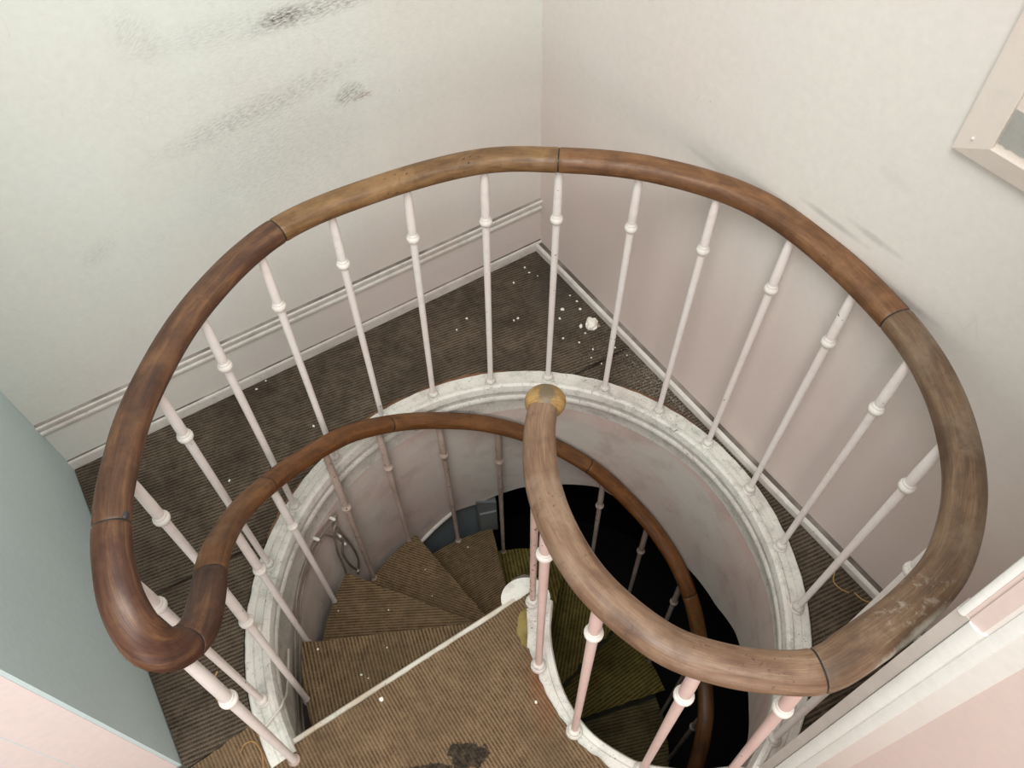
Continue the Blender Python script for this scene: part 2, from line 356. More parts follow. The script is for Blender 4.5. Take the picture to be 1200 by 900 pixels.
CURB = m_white('curb_paint_chipped', srgb(222, 222, 213), srgb(216, 208, 201), 1.0, chipcol=(.09, .075, .06), grime=.5, scale=1, specks=True)
TRIM = m_white('skirting_paint', srgb(222, 218, 210), srgb(212, 202, 195), .6, chipcol=(.14, .12, .10), scale=1.2, grime=.3)
TRIMEDGE = m_white('skirting_top_edge_dark', srgb(98, 90, 84), srgb(158, 150, 142), .7, grime=.5, scale=1.4)  # darker tone along the top edge of skirting and moulding
NOSE = m_white('nosing_paint', srgb(208, 203, 190), srgb(176, 152, 126), 1.0, specks=True, grime=.5)
PANELW = m_white('panel_paint', srgb(226, 216, 206), srgb(228, 208, 198), .05, grime=.10, scale=.5)
DOORW = m_white('door_frame_gloss', srgb(232, 233, 228), srgb(226, 226, 220), .1, grime=.08, rough=.35)
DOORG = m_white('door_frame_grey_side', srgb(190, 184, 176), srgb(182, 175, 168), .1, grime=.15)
GREYP = m_white('grey_pane', srgb(168, 166, 160), srgb(174, 172, 166), .1, grime=.15)
DARKGAP = m_white('dark_gap', srgb(74, 54, 46), srgb(60, 44, 38), 0)

def m_drum():
    m = NT('stairwell_plaster', .6, .25)
    g = m.n.new('ShaderNodeNewGeometry').outputs['Position']
    c = m.mix(m.ramp(m.noise(g, 2.2, 3), [(.38, 0), (.62, 1)]), srgb(204, 198, 189), srgb(206, 184, 176))
    z = m.sep(g)[2]
    up = m.ramp(m.math('ADD', z, m.math('MULTIPLY', m.noise(g, 4, 3), .3)), [(-.0, 0), (.05, 1)])
    c = m.mix(m.math('MULTIPLY', up, .55), c, srgb(214, 182, 174))
    c = m.mix(m.math('MULTIPLY', m.ramp(m.noise(g, 9, 5, .65), [(.5, 0), (.72, 1)]), .35), c, srgb(140, 132, 122))
    sc = m.noise(m.map(g, (1, 1, .5), (0, 0, .6)), 7, 1, .3, 1.5)
    line = m.ramp(m.math('ABSOLUTE', m.math('SUBTRACT', sc, .5)), [(0, 1), (.002, 0)])
    c = m.mix(m.math('MULTIPLY', m.math('MULTIPLY', line, m.ramp(m.noise(g, 3.3, 2), [(.5, 0), (.6, 1)])), .5), c, srgb(232, 228, 220))
    m.color(c); m.bump(m.noise(g, 12, 5, .6), .3, .01)
    return m.mat
DRUM = m_drum()
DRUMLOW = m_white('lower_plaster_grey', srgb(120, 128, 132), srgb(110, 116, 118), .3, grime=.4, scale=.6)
BOXG = m_white('grey_box_paint', srgb(118, 122, 122), srgb(104, 106, 104), .5, grime=.5, scale=.8)
BLACKISH = m_white('unlit_storey_black', (.012, .012, .012), (.018, .017, .016), 0, grime=0)  # near-black colour stands in for the darkness of the storey below
CONCRETE = m_white('subfloor', srgb(90, 84, 76), srgb(80, 74, 66), 0)

def m_iron(name, base, alt, chip=.0, chipcol=(.02, .015, .012), rough=.42):
    m = NT(name, rough, .4)
    g = m.n.new('ShaderNodeNewGeometry').outputs['Position']
    c = m.mix(m.ramp(m.noise(g, 6, 3), [(.4, 0), (.6, 1)]), base, alt)
    c = m.mix(m.math('MULTIPLY', m.ramp(m.noise(g, 38, 4), [(.5, 0), (.75, 1)]), .14), c, srgb(150, 138, 128))
    ch = m.ramp(m.noise(g, 62, 3, .7), [(.70 - chip, 0), (.72 - chip, 1)])
    c = m.mix(m.math('MULTIPLY', ch, .9), c, chipcol)
    m.color(c); m.bump(m.noise(g, 50, 3), .15, .003)
    return m.mat
IRON = m_iron('baluster_paint_pinkish_white', srgb(240, 234, 229), srgb(238, 228, 223))
IRON_PINK_LIT = m_iron('baluster_paint_pink_lit', srgb(226, 200, 192), srgb(222, 192, 184))  # baluster paint with pink bounce light mixed into its colour
IRON_LOW = m_iron('baluster_paint_dark', srgb(196, 176, 166), srgb(170, 150, 138), .07, srgb(92, 72, 58))  # darker tone with brown chips for balusters low in the well
IRON_PEEL = m_iron('baluster_paint_peeling', srgb(216, 184, 174), srgb(200, 170, 160), .1)
COLLAR = m_iron('collar_white_paint', srgb(238, 234, 226), srgb(230, 224, 216))
BLACKMETAL = m_iron('dark_metal', (.03, .03, .03), (.05, .05, .05))

def seg_mask(m, g, A, B, w, dis=.0):
    """thin line between two floor points"""
    A = Vector(A) * S; B = Vector(B) * S; mid = (A + B) / 2; L_ = (B - A).length / 2; ang = math.atan2(B.y - A.y, B.x - A.x)
    q = m.n.new('ShaderNodeVectorMath'); q.operation = 'SUBTRACT'; m.link(g, q.inputs[0]); q.inputs[1].default_value = (mid.x, mid.y, 0)
    r = m.map(q.outputs[0], (1, 1, 0), (0, 0, -ang))
    return m.blob(r, (0, 0, 0), (L_, w * S, 1), .7, dis, 40)

def knob_patch(m, g, c):
    b = m.blob(g, (.062 * S, .048 * S, 1.235 * S), (.024 * S, .034 * S, .05 * S), .4, .8, 60)
    return m.mix(m.math('MULTIPLY', b, .75), c, srgb(88, 80, 66))
def paint_smear(m, g, c):
    b = seg_mask(m, g, (.69, -.655, 0), (.905, -.515, 0), .016, .55)
    b2 = m.math('MULTIPLY', m.blob(g, (.80 * S, -.52 * S, 1.22 * S), (.10 * S, .07 * S, .06 * S), .8, .9, 30), m.ramp(m.noise(g, 70, 4, .7), [(.55, 0), (.64, 1)]))
    return m.mix(m.math('MULTIPLY', m.math('MAXIMUM', b, m.math('MULTIPLY', b2, .28)), .85), c, srgb(214, 208, 196))
def m_wood(name, dark, mid, light, spots=.5, grain=1.0, wear=.5, wearcol=None, rough=.46, extra=None):
    m = NT(name, rough, .45)
    uv = m.tc.outputs['UV']
    g = m.n.new('ShaderNodeNewGeometry').outputs['Position']
    st = m.map(uv, (2.2, 3.0, 1))
    a = m.noise(st, 3.2, 5, .6, .6)
    fine = m.noise(m.map(uv, (5, 60, 1)), 3.0 * grain, 4, .6, .3)
    c = m.ramp(a, [(.28, dark), (.5, mid), (.72, light)])
    c = m.mix(m.math('MULTIPLY', m.ramp(fine, [(.42, 1), (.62, 0)]), .42), c, tuple(x * .42 for x in dark))
    w = m.ramp(m.noise(g, 9, 4, .6, .4), [(.5, 0), (.66, 1)])
    c = m.mix(m.math('MULTIPLY', w, wear), c, wearcol or light)
    c = m.mix(m.math('MULTIPLY', m.ramp(m.noise(g, 55, 4, .75), [(.54, 0), (.66, 1)]), .3), c, tuple(x * .55 for x in mid))
    d = m.ramp(m.noise(g, 6, 5, .65), [(.34, 1), (.46, 0)])
    c = m.mix(m.math('MULTIPLY', d, .55), c, tuple(x * .5 for x in dark))
    sp = m.ramp(m.noise(g, 130, 2, .6), [(.655, 0), (.69, 1)])
    zone = m.ramp(m.noise(g, 13, 2), [(.5, 0), (.6, 1)])
    c = m.mix(m.math('MULTIPLY', m.math('MULTIPLY', sp, zone), spots), c, (.015, .01, .007))
    c = m.mix(m.math('MULTIPLY', m.ramp(m.noise(g, 28, 5, .7), [(.52, 0), (.7, 1)]), .35), c, tuple(x * .6 for x in dark))
    pore = m.ramp(m.noise(m.map(uv, (9, 120, 1)), 6.0, 3, .7), [(.60, 0), (.70, 1)])
    c = m.mix(m.math('MULTIPLY', pore, .35), c, tuple(x * .35 for x in dark))
    if extra: c = extra(m, g, c)
    m.color(c)
    m.bump(fine, .12, .002); m.bump(a, .12, .004)
    r = m.ramp(m.noise(g, 14, 4), [(.3, rough - .12), (.7, rough + .15)]); m.link(r, m.b.inputs['Roughness'])
    return m.mat
WD = {
 'curl': m_wood('wood_worn_greybrown', srgb(100, 70, 52), srgb(136, 106, 82), srgb(162, 134, 108), .5, wear=.6, wearcol=srgb(142, 120, 102)),
 'knob': m_wood('wood_knob_honey', srgb(140, 104, 56), srgb(178, 142, 86), srgb(200, 168, 110), .2, wear=.3, wearcol=srgb(110, 96, 74), extra=knob_patch),
 'a': m_wood('wood_grey_brown', srgb(86, 64, 49), srgb(118, 92, 70), srgb(146, 120, 94), .3, wear=.5, wearcol=srgb(134, 116, 98), extra=paint_smear),
 'b': m_wood('wood_mid_brown', srgb(92, 60, 38), srgb(126, 86, 54), srgb(150, 108, 72), .5),
 'c': m_wood('wood_tan_spotted', srgb(92, 64, 40), srgb(130, 96, 60), srgb(156, 120, 80), 1.0),
 'd': m_wood('wood_dark_brown', srgb(66, 40, 28), srgb(96, 64, 44), srgb(132, 94, 62), .4, wear=.35),
 'e': m_wood('wood_red_brown', srgb(60, 34, 24), srgb(88, 54, 38), srgb(138, 98, 62), .3, wear=.35),
 'f': m_wood('wood_umber', srgb(56, 34, 26), srgb(82, 52, 38), srgb(124, 84, 52), .3, wear=.3),
 'g': m_wood('wood_orange_brown', srgb(82, 50, 27), srgb(116, 76, 42), srgb(138, 94, 56), .5, wear=.3),
 'h': m_wood('wood_orange_dark', srgb(76, 44, 20), srgb(112, 70, 34), srgb(136, 88, 46), .9, wear=.3),
}
JOINT = m_iron('joint_gap', (.012, .009, .007), (.02, .014, .01))

def m_carpet(name, deg, lo, hi, period=.0104, dirt=srgb(60, 54, 46), dust=None, extra=None, bumps=.9, weave=.35):
    m = NT(name, .95, .05)
    g = m.n.new('ShaderNodeNewGeometry').outputs['Position']
    wob = m.noise(g, 3, 2)
    r = m.map(g, (1, 1, 1), (0, 0, -rad(deg)))      # x' runs along the ribs, y' across
    sp = m.sep(r)
    y = m.math('ADD', sp[1], m.math('MULTIPLY', m.math('SUBTRACT', wob, .5), .006))
    wave = m.math('ADD', m.math('MULTIPLY', m.math('SINE', m.math('MULTIPLY', y, 2 * PI / period)), .5), .5)
    tuft = m.math('ADD', m.math('MULTIPLY', m.math('SINE', m.math('MULTIPLY', sp[0], 2 * PI / (period * .55))), .5), .5)
    nz = m.noise(g, 300, 3, .7)
    h = m.math('ADD', m.math('MULTIPLY', wave, m.math('ADD', m.math('MULTIPLY', tuft, weave), 1 - weave)), m.math('MULTIPLY', m.math('SUBTRACT', nz, .5), 1.5))
    c = m.mix(m.ramp(h, [(-.0, 0), (1.0, 1)]), lo, hi)
    c = m.mix(m.math('MULTIPLY', m.ramp(m.noise(g, 38, 5, .75), [(.40, 0), (.66, 1)]), .35), c, tuple(x * 1.25 for x in hi))
    pat = m.noise(g, 5, 5, .65)
    c = m.mix(m.math('MULTIPLY', m.ramp(pat, [(.42, 0), (.66, 1)]), .6), c, dirt)
    c = m.mix(m.math('MULTIPLY', m.ramp(m.noise(g, 17, 4, .7), [(.56, 0), (.70, 1)]), .35), c, tuple(x * .6 for x in lo))
    lint = m.ramp(m.noise(g, 210, 2, .5), [(.745, 0), (.775, 1)])
    c = m.mix(m.math('MULTIPLY', lint, .55), c, srgb(186, 176, 158))
    if dust: c = dust(m, g, c)
    if extra: c = extra(m, g, c)
    m.color(c)
    m.bump(h, bumps, .003)
    return m.mat

def land_dust(m, g, c):
    s1 = seg_mask(m, g, (-1.394, .049, 0), (-1.0, .26, 0), .008, .25)
    s2 = seg_mask(m, g, (.187, .967, 0), (.557, 1.171, 0), .009, .25)
    c = m.mix(m.math('MULTIPLY', m.math('MAXIMUM', s1, s2), .8), c, srgb(36, 26, 20))
    b = m.blob(g, (.50 * S, 1.10 * S, 0), (.26 * S, .30 * S, .2), 1.1, .6, 7)
    n1 = m.ramp(m.noise(g, 230, 3, .7), [(.60, 0), (.68, 1)])
    c = m.mix(m.math('MULTIPLY', m.math('MULTIPLY', b, n1), .60), c, srgb(205, 198, 188))
    b2 = m.blob(g, (.66 * S, .96 * S, 0), (.14 * S, .22 * S, .2), 1.1, .5, 9)
    n2 = m.ramp(m.noise(g, 190, 3, .7), [(.54, 0), (.66, 1)])
    c = m.mix(m.math('MULTIPLY', m.math('MULTIPLY', b2, n2), .7), c, srgb(205, 198, 188))
    b3 = m.blob(g, (.22 * S, 1.55 * S, 0), (.12 * S, .22 * S, .2), .9, .4, 9)
    return m.mix(m.math('MULTIPLY', b3, .35), c, srgb(82, 80, 76))

def tongue_marks(m, g, c):
    hole = m.math('MAXIMUM', m.blob(g, (-.225 * S, -.550 * S, 0), (.066 * S, .050 * S, .2), .10, 1.0, 22), m.blob(g, (-.32 * S, -.605 * S, 0), (.075 * S, .034 * S, .2), .12, 1.2, 26))
    dk = m.ramp(m.noise(g, 90, 4, .7), [(.4, srgb(52, 46, 40)), (.75, srgb(96, 84, 70))])
    c = m.mix(hole, c, dk)
    y = m.blob(g, (.012 * S, -.125 * S, 0), (.035 * S, .07 * S, .2), .2, .4, 20)
    c = m.mix(y, c, m.ramp(m.noise(g, 60, 4, .7), [(.35, srgb(92, 80, 24)), (.65, srgb(168, 148, 84))]))
    edge = m.blob(g, (.05 * S, -.30 * S, 0), (.05 * S, .16 * S, .2), .8, .5, 14)
    return m.mix(m.math('MULTIPLY', edge, .35), c, srgb(150, 92, 60))

R_ = D['ribs']
CARP_LAND = m_carpet('ribbed_carpet_dark', R_['landing'], srgb(56, 47, 39), srgb(124, 111, 96), .0104, srgb(58, 50, 43), land_dust)
CARP_TONG = m_carpet('ribbed_carpet_tan', R_['tongue'], srgb(86, 68, 51), srgb(154, 129, 101), .0083, srgb(98, 82, 64), None, tongue_marks)
def step_carpet(k):
    if k <= 4:
        lo, hi = srgb(68, 52, 37), srgb(150, 126, 96)
    else:
        lo, hi = srgb(70, 60, 28), srgb(146, 130, 74)
    if k >= 8: lo, hi = srgb(90, 78, 50), srgb(160, 144, 104)
    d = R_.get(str(k), R_['tongue'] - 28 * k)
    return m_carpet('ribbed_carpet_step', d, lo, hi, ({1: .0098}.get(k, .0088)) if k < 5 else .0145, srgb(92, 80, 60) if k < 5 else srgb(48, 42, 24))
FRAY = m_white('frayed_wood_edge', srgb(120, 84, 58), srgb(88, 56, 38), 0, scale=2)

PLASTER = NT('white_plaster', .8, .2); PLASTER.color(srgb(244, 240, 230)); PLASTER.bump(PLASTER.noise(PLASTER.tc.outputs['Object'], 60, 4), .4, .004); PLASTER = PLASTER.mat
CABLE = m_iron('cable_grey', srgb(128, 118, 106), srgb(98, 90, 80))
CABLEW = m_iron('cable_white', srgb(214, 210, 200), srgb(196, 190, 180))
STRAW = m_iron('straw_fibre', srgb(186, 148, 92), srgb(160, 122, 74))

# ---------------------------------------------------------------- setting: walls and floor
H = 3.6
A = Vector((.737, -.626, 0))
dJ = Vector((.858, .514, 0))          # jamb wall runs this way
def side(o, d, s): return o + d * s
def slab(P, Q, thick, z0, z1, mat, name, out):
    """wall panel from P to Q with thickness on the outer side"""
    P = Vector(P); Q = Vector(Q); out = Vector(out)
    V, F = box_dir(P + Vector((0, 0, z0)), Q - P, out * thick, Vector((0, 0, z1 - z0)))
    return build(name, V, F, mat, smooth=False)

def struct(o): o['kind'] = 'structure'; return o
# meeting point of right wall and jamb wall (face)
num = (A - Cw).dot(Vector((-dJ.y, dJ.x, 0))); den = dR.dot(Vector((-dJ.y, dJ.x, 0)))
RJ = Cw + dR * (num / den)
nL = Vector((-dL.y, dL.x, 0))
if nL.dot(-L) > 0: nL = -nL
struct(slab(Lw + dB * .0 - nL * 0, Cw, .15, -.35, H, W_BACK, 'wall_back', nB))
struct(slab(Cw + (-dR) * 0, RJ + dR * .3, .15, -.35, H, W_RIGHT, 'wall_right', nR))
struct(slab(Lw, N, .15, -.35, H, W_LEFT, 'wall_left', nL))
nP = Vector((dJ.y, -dJ.x, 0))         # towards the camera side
# pale pink wall starting at the left wall's near end
V, F = box_dir(N - dJ * .012 + Vector((0, 0, -.35)), -dJ * 1.6, -nP * .12, (0, 0, H + .35))
V = [v + nP * .0015 for v in V]
struct(build('wall_near_left', V, F, W_PINK, smooth=False))
# jamb wall (landing side) and the near face running past the camera
V, F = box_dir(A + Vector((0, 0, -.35)), dJ * ((RJ - A).length + .3), nP * .12, (0, 0, H + .35))
struct(build('wall_front', V, F, W_RIGHT, smooth=False))
V, F = box_dir(A + dR * .0805 + Vector((0, 0, -.35)), dR * 1.5, dJ * .5, (0, 0, H + .35))
V = [v + Vector((0, 0, 0)) for v in V]
struct(build('wall_near_right', V, F, W_PEACH, smooth=False))

# door frame mouldings on the jamb
def strip(t0, t1, off, z0, z1, mat, prnt, name='moulding', rnd=True):
    n = 6; V = []; F = []
    P0 = A + dR * t0; w = t1 - t0
    prof = []
    for k in range(n + 1):
        a = PI * k / n
        d = off * (math.sin(a) ** .6 if rnd and 0 < k < n else (0 if rnd else 1))
        prof.append(P0 + dR * (w * (1 - math.cos(a)) / 2) - dJ * d)
    prof.append(P0 + dR * w + dJ * .03); prof.append(P0 + dJ * .03)
    m = len(prof)
    for z in (z0, z1): V += [p + Vector((0, 0, z)) for p in prof]
    F = [tuple(range(m))[::-1], tuple(range(m, 2 * m))] + [(i, (i + 1) % m, (i + 1) % m + m, i + m) for i in range(m)]
    return build(name, V, F, mat, prnt, smooth=True)
df = bpy.data.objects.new('trim_4', None); COL.objects.link(df); df.location = A * S; df['kind'] = 'structure'
ZB = 1.49
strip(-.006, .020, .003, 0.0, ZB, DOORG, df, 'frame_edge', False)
strip(.020, .054, .010, 0.0, ZB, DOORW, df, 'frame_bead')
strip(.054, .0805, .004, 0.0, H, DOORW, df, 'frame_moulding')
strip(-.004, .012, .008, ZB, H, DOORW, df, 'frame_edge')
strip(.012, .020, .001, ZB, H, DARKGAP if False else W_PEACH, df, 'frame_groove', False)
strip(.020, .047, .004, ZB, H, W_PEACH, df, 'frame_band', False)
strip(.047, .052, .000, ZB + .0, H, DARKGAP, df, 'frame_gap', False)

# stairwell opening outline
TH0 = 211.3; TH1 = -41.5; RO = .95
EDGE = [Vector((x, y, 0)) for x, y in [(.706, -.632), (.661, -.622), (.53, -.628), (.379, -.607), (.299, -.574), (.192, -.496), (.119, -.384), (.085, -.267), (.074, -.144), (.088, -.03)]]
EDGE_S = resample(EDGE, 8)
nd = Vector((math.cos(rad(TH0)), math.sin(rad(TH0)), 0))       # nosing direction from the newel
hole = [pol(RO, TH0 + (TH1 - TH0) * i / 150) for i in range(151)] + EDGE_S[1:]
hole += [pol(.078, a) for a in (5, 30, 60, 95, 130, 165, 190)]
hole += [nd * .12, nd * .4, nd * .7]
room = [Cw, Lw, N, N - dJ * 1.5, N - dJ * 1.5 + nP * 1.6, A + dR * 1.5, A, RJ]
slabout = [p + (p - Vector((0, .2, 0))).normalized() * .0 for p in room]
V, F = poly_prism([[(p.x, p.y) for p in slabout], [(p.x, p.y) for p in hole]], -.30, 0)
struct(build('floor', V, F, CONCRETE, smooth=False))

# curb (painted ring) round the opening : profile in (r offset, z)
curb_prof = [(1.036, -.004), (1.036, .016), (1.031, .022), (1.006, .023), (1.003, .019), (1.0, .023), (.974, .024), (.968, .031), (.956, .033), (.945, .026),
             (.940, .010), (.938, -.006), (.944, -.020), (.944, -.040), (.938, -.048), (.936, -.062), (.941, -.076), (.945, -.085)]
def dist_clip(a, r):
    # keep the curb clear of the front wall face
    q = pol(1, a); dd = q.dot(nP)
    if dd > 0: r = min(r, .912 / dd)
    dd = q.dot(nR)
    if dd > 0: r = min(r, 1.044 / dd)
    return r
V = []; F = []; n = 180
depth_pts = [(-60, .045), (0, .055), (15, .07), (35, .05), (55, .055), (75, .045), (92, .07), (103, .09), (116, .06), (135, .075), (157, .085), (170, .13), (182, .16), (192, .19), (207, .14), (220, .12)]
def interp(tb, x):
    for (a, b), (c_, d) in zip(tb, tb[1:]):
        if a <= x <= c_: return b + (d - b) * (x - a) / (c_ - a)
    return tb[0][1] if x < tb[0][0] else tb[-1][1]
m = len(curb_prof) + 3
for i in range(n + 1):
    a = 213.5 + (TH1 - 213.5) * i / n
    dp = interp(depth_pts, a if a < 300 else a - 360)
    jit = noise.noise(Vector((a * .35, 0, 3))) * .004
    pr = [(dist_clip(a, r) if r > .96 else r, z) for r, z in curb_prof]
    pr = [(r + (jit if r > 1.02 else 0), z) for r, z in pr]
    pr += [(.944, -.085 - dp), (.952, -.09 - dp), (.958, -.004)]
    for r, z in pr: V.append(pol(r, a, z))
for i in range(n):
    for j in range(m):
        a = i * m + j; b = i * m + (j + 1) % m; F.append((a, b, b + m, a + m))
F.append(tuple(range(m))[::-1]); F.append(tuple(range(n * m, n * m + m)))
struct(build('trim_2', V, F, CURB, angle=30))
# exposed rough timber lip between carpet and curb (worn patches)
for a0, a1 in ((92, 116), (118, 132), (43, 64), (150, 166)):
    k = 24; V = []; F = []
    for i in range(k + 1):
        a = a0 + (a1 - a0) * i / k; e = math.sin(PI * i / k) ** .5
        w = (.010 + .010 * noise.noise(Vector((a * .5, 1, 0)))) * e + .001
        for r, z in ((1.034, 0), (1.034, .017), (1.036 + w, .018), (1.038 + w, 0)): V.append(pol(dist_clip(a, r), a, z))
    for i in range(k):
        for j in range(4):
            q = i * 4 + j; b = i * 4 + (j + 1) % 4; F.append((q, b, b + 4, q + 4))
    F += [(3, 2, 1, 0), tuple(range(k * 4, k * 4 + 4))]
    struct(build('trim_3', V, F, FRAY, smooth=False))

# lip along the free edge of the landing, with a rounded end over the newel post
lip = EDGE_S
lp = [(.012, -.10), (.012, -.002), (.006, .008), (-.006, .010), (-.016, .006), (-.019, .011), (-.080, .011), (-.088, .006), (-.088, -.002), (-.004, -.004), (-.004, -.10)]
fr = []
for i in range(len(lip)):
    T = (lip[min(i + 1, len(lip) - 1)] - lip[max(i - 1, 0)]).normalized()
    fr.append((T, Vector((T.y, -T.x, 0)), Vector((0, 0, 1))))
V, F, _ = sweep(lip, lp, frames=fr)
struct(build('trim_5', V, F, CURB, angle=35))
# round white cap where nosing and lip meet
capo = []
for i in range(40):
    a = 2 * PI * i / 40; capo.append((.092 * math.cos(a) - .002, .080 * math.sin(a) - .020))
V, F = poly_prism([capo], -.16, .0125)
capob = struct(build('trim_6', V, F, CURB)); bevel(capob, .006, 3)
# nosing strip of the landing
sdv = Vector((nd.y, -nd.x, 0))
if sdv.dot(Vector((-1, 1, 0))) < 0: sdv = -sdv      # towards the open side
npth = [nd * (.05 + .89 * i / 30) for i in range(31)]
frn = [(nd, sdv, Vector((0, 0, 1)))] * 31
V, F, _ = sweep(npth, [(.010, -.05), (.013, -.02), (.012, .006), (.006, .015), (-.006, .016), (-.010, .012), (-.010, -.05)], frames=frn)
struct(build('trim_7', V, F, NOSE, angle=30))
# riser face below the landing nosing
V, F = box_dir(nd * .05 + Vector((0, 0, -.30)), nd * .88, -sdv * .02, (0, 0, .26))
struct(build('trim_8', V, F, CURB, smooth=False))

# skirtings
def skirt(P, Q, out, t, h, mat_, name):
    d = Q - P; n = 60; V = []; F = []
    pr = [(t, -.002), (t, h * .82), (t * .85, h * .95), (t * .6, h), (-.002, h), (-.002, -.002)]
    for i in range(n + 1):
        p = P + d * i / n; j = noise.noise(Vector((i * .9, 5, 0))) * .0012
        for q, z in pr: V.append(p - Vector(out) * (q + j * (q > 0)) + Vector((0, 0, z)))
    m = len(pr); fm = []
    for i in range(n):
        for j in range(m):
            a = i * m + j; b = i * m + (j + 1) % m; F.append((a, b, b + m, a + m)); fm.append(1 if j == 3 else 0)
    F.append(tuple(range(m))[::-1]); F.append(tuple(range(n * m, n * m + m))); fm += [0, 0]
    return struct(build(name, V, F, mat_, fmats=fm, smooth=False))
skirt(Cw, Lw, nB, tB, .062, [TRIM, TRIMEDGE], 'baseboard_back')
skirt(Cw + nR * 0, RJ, nR, tR, .050, [TRIM, TRIMEDGE], 'baseboard_right')
# wooden rail moulding higher on the back wall
n = 80; V = []; F = []; fm = []
for i in range(n + 1):
    p = Cw + (Lw - Cw) * i / n
    j = noise.noise(Vector((i * 1.3, 9, 2))) * .0015
    for q, z in ((-.002, .262), (.009, .262), (.012, .268), (.012, .278), (.006, .284), (.006, .300), (.016 + j, .306), (.017 + j, .318), (.012, .324), (-.002, .330)):
        V.append(p - nB * q + Vector((0, 0, z)))
m = 10
for i in range(n):
    for j in range(m):
        a = i * m + j; b = i * m + (j + 1) % m; F.append((a, b, b + m, a + m)); fm.append(1 if j == 8 else 0)
F.append(tuple(range(m))[::-1]); F.append(tuple(range(n * m, n * m + m))); fm += [0, 0]
struct(build('trim_1', V, F, [TRIM, TRIMEDGE], fmats=fm, smooth=False))

# stairwell drum : lower edge height follows the ceiling cut of the floor below
edge_tb = sorted([(a, z) for a, z in D['drum']] + [(-60, -.30), (140, -1.22), (170, -1.3), (230, -1.3)])
V = []; F = []; n = 150
for i in range(n + 1):
    a = TH0 + 8 + (TH1 - 6 - TH0 - 8) * i / n
    zb = interp(edge_tb, a)
    for k in range(9): V.append(pol(RO - .003, a, -.03 + (zb + .03) * k / 8))
    V.append(pol(RO + .03, a, zb)); V.append(pol(RO + .03, a, -.03))
m = 11
for i in range(n):
    for j in range(m):
        a = i * m + j; b = i * m + (j + 1) % m; F.append((a, b, b + m, a + m))
F.append(tuple(range(m))[::-1]); F.append(tuple(range(n * m, n * m + m)))
struct(build('wall_stairwell', V, F, DRUM, angle=50))
pth = [pol(.944, a, interp(edge_tb, a) + .006) for a in [136 - i * .8 for i in range(30)]]
V, F = tube(pth, .012, 8)
struct(build('trim_9', V, F, TRIM))
# lower, recessed part of the stairwell wall on the left
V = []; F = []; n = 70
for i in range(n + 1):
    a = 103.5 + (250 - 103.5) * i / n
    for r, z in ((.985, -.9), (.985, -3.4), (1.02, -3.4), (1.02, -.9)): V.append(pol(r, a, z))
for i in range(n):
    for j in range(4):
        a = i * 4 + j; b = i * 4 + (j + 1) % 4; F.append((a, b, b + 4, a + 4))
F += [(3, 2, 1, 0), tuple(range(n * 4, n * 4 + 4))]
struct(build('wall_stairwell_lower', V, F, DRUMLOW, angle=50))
# storey below: added closed box keeping world light out, darkness painted black
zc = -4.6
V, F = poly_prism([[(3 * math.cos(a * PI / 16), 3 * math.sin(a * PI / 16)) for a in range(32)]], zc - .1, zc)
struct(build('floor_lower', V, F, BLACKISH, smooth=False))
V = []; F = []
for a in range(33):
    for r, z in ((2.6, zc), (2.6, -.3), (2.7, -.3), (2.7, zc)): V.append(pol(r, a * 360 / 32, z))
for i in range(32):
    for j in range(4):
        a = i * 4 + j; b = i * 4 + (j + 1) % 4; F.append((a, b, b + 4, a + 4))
struct(build('wall_lower_blackout', V, F, BLACKISH, smooth=False))
# ceiling of that added box, fills out to the wall round the drum
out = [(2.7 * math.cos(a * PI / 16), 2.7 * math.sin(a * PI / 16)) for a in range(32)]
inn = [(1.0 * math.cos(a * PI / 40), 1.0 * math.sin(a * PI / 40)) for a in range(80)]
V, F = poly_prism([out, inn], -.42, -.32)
struct(build('ceiling_lower_blackout', V, F, BLACKISH, smooth=False))

# ---------------------------------------------------------------- carpets on the landing
def rag(pts, amp, step=.02, seed=0):
    out = []
    for i in range(len(pts)):
        a = pts[i]; b = pts[(i + 1) % len(pts)]; L_ = (b - a).length; k = max(1, int(L_ / step)) if L_ < 3 else 1
        nn = Vector((-(b - a).y, (b - a).x, 0)).normalized() if L_ else Vector((0, 0, 0))
        for j in range(k):
            p = a.lerp(b, j / k)
            out.append(p + nn * amp * noise.noise(Vector((p.x * 30, p.y * 30, seed))))
    return out
RC = 1.042
ring_pts = [pol(dist_clip(a, RC) - (.0 if abs(a - 33) > 12 else 0), a) for a in [204 - (204 + 36) * i / 110 for i in range(111)]]
land = [Vector((-.955, -.432, 0)), Vector((-1.165, -.60, 0))] + [N, L + nL * -.0, C] 
land = [Vector((-1.150, -.560, 0)), N + Vector((.004, .0, 0)), L + Vector((.003, 0, 0)), C + Vector((0, -.002, 0))]
rj2 = RJ - nR * (tR + .002) + nB * .002
land += [rj2, A + nB * .004 + dJ * .03]
land += ring_pts[::-1] + [Vector((-.960, -.438, 0))]
V, F = poly_prism([[(p.x, p.y) for p in land]], .0002, .010)
o = build('carpet', V, F, CARP_LAND, smooth=False, origin=(0, 0, 0))
tag(o, 'dark brown ribbed carpet fitted round the stairwell up to the walls', 'carpet')
inner = []
for i in range(len(EDGE_S)):
    T = fr[i][0]; inner.append(EDGE_S[i] - fr[i][1] * .052)
inner = [p for p in inner]
tong = [nd * .03 - sdv * .008, nd * .10 - sdv * .012, nd * .4 - sdv * .012, nd * .7 - sdv * .012, nd * .95 - sdv * .012]
tong += [Vector((-.955, -.432, 0)), Vector((-1.145, -.570, 0)), N - dJ * .02 + nP * .01, N - dJ * 1.3 + nP * .02, N - dJ * 1.3 + nP * 1.4, A + dR * 1.3 - dJ * .03, A + dR * .1 - dJ * .03, A + dR * .03 - dJ * .03]
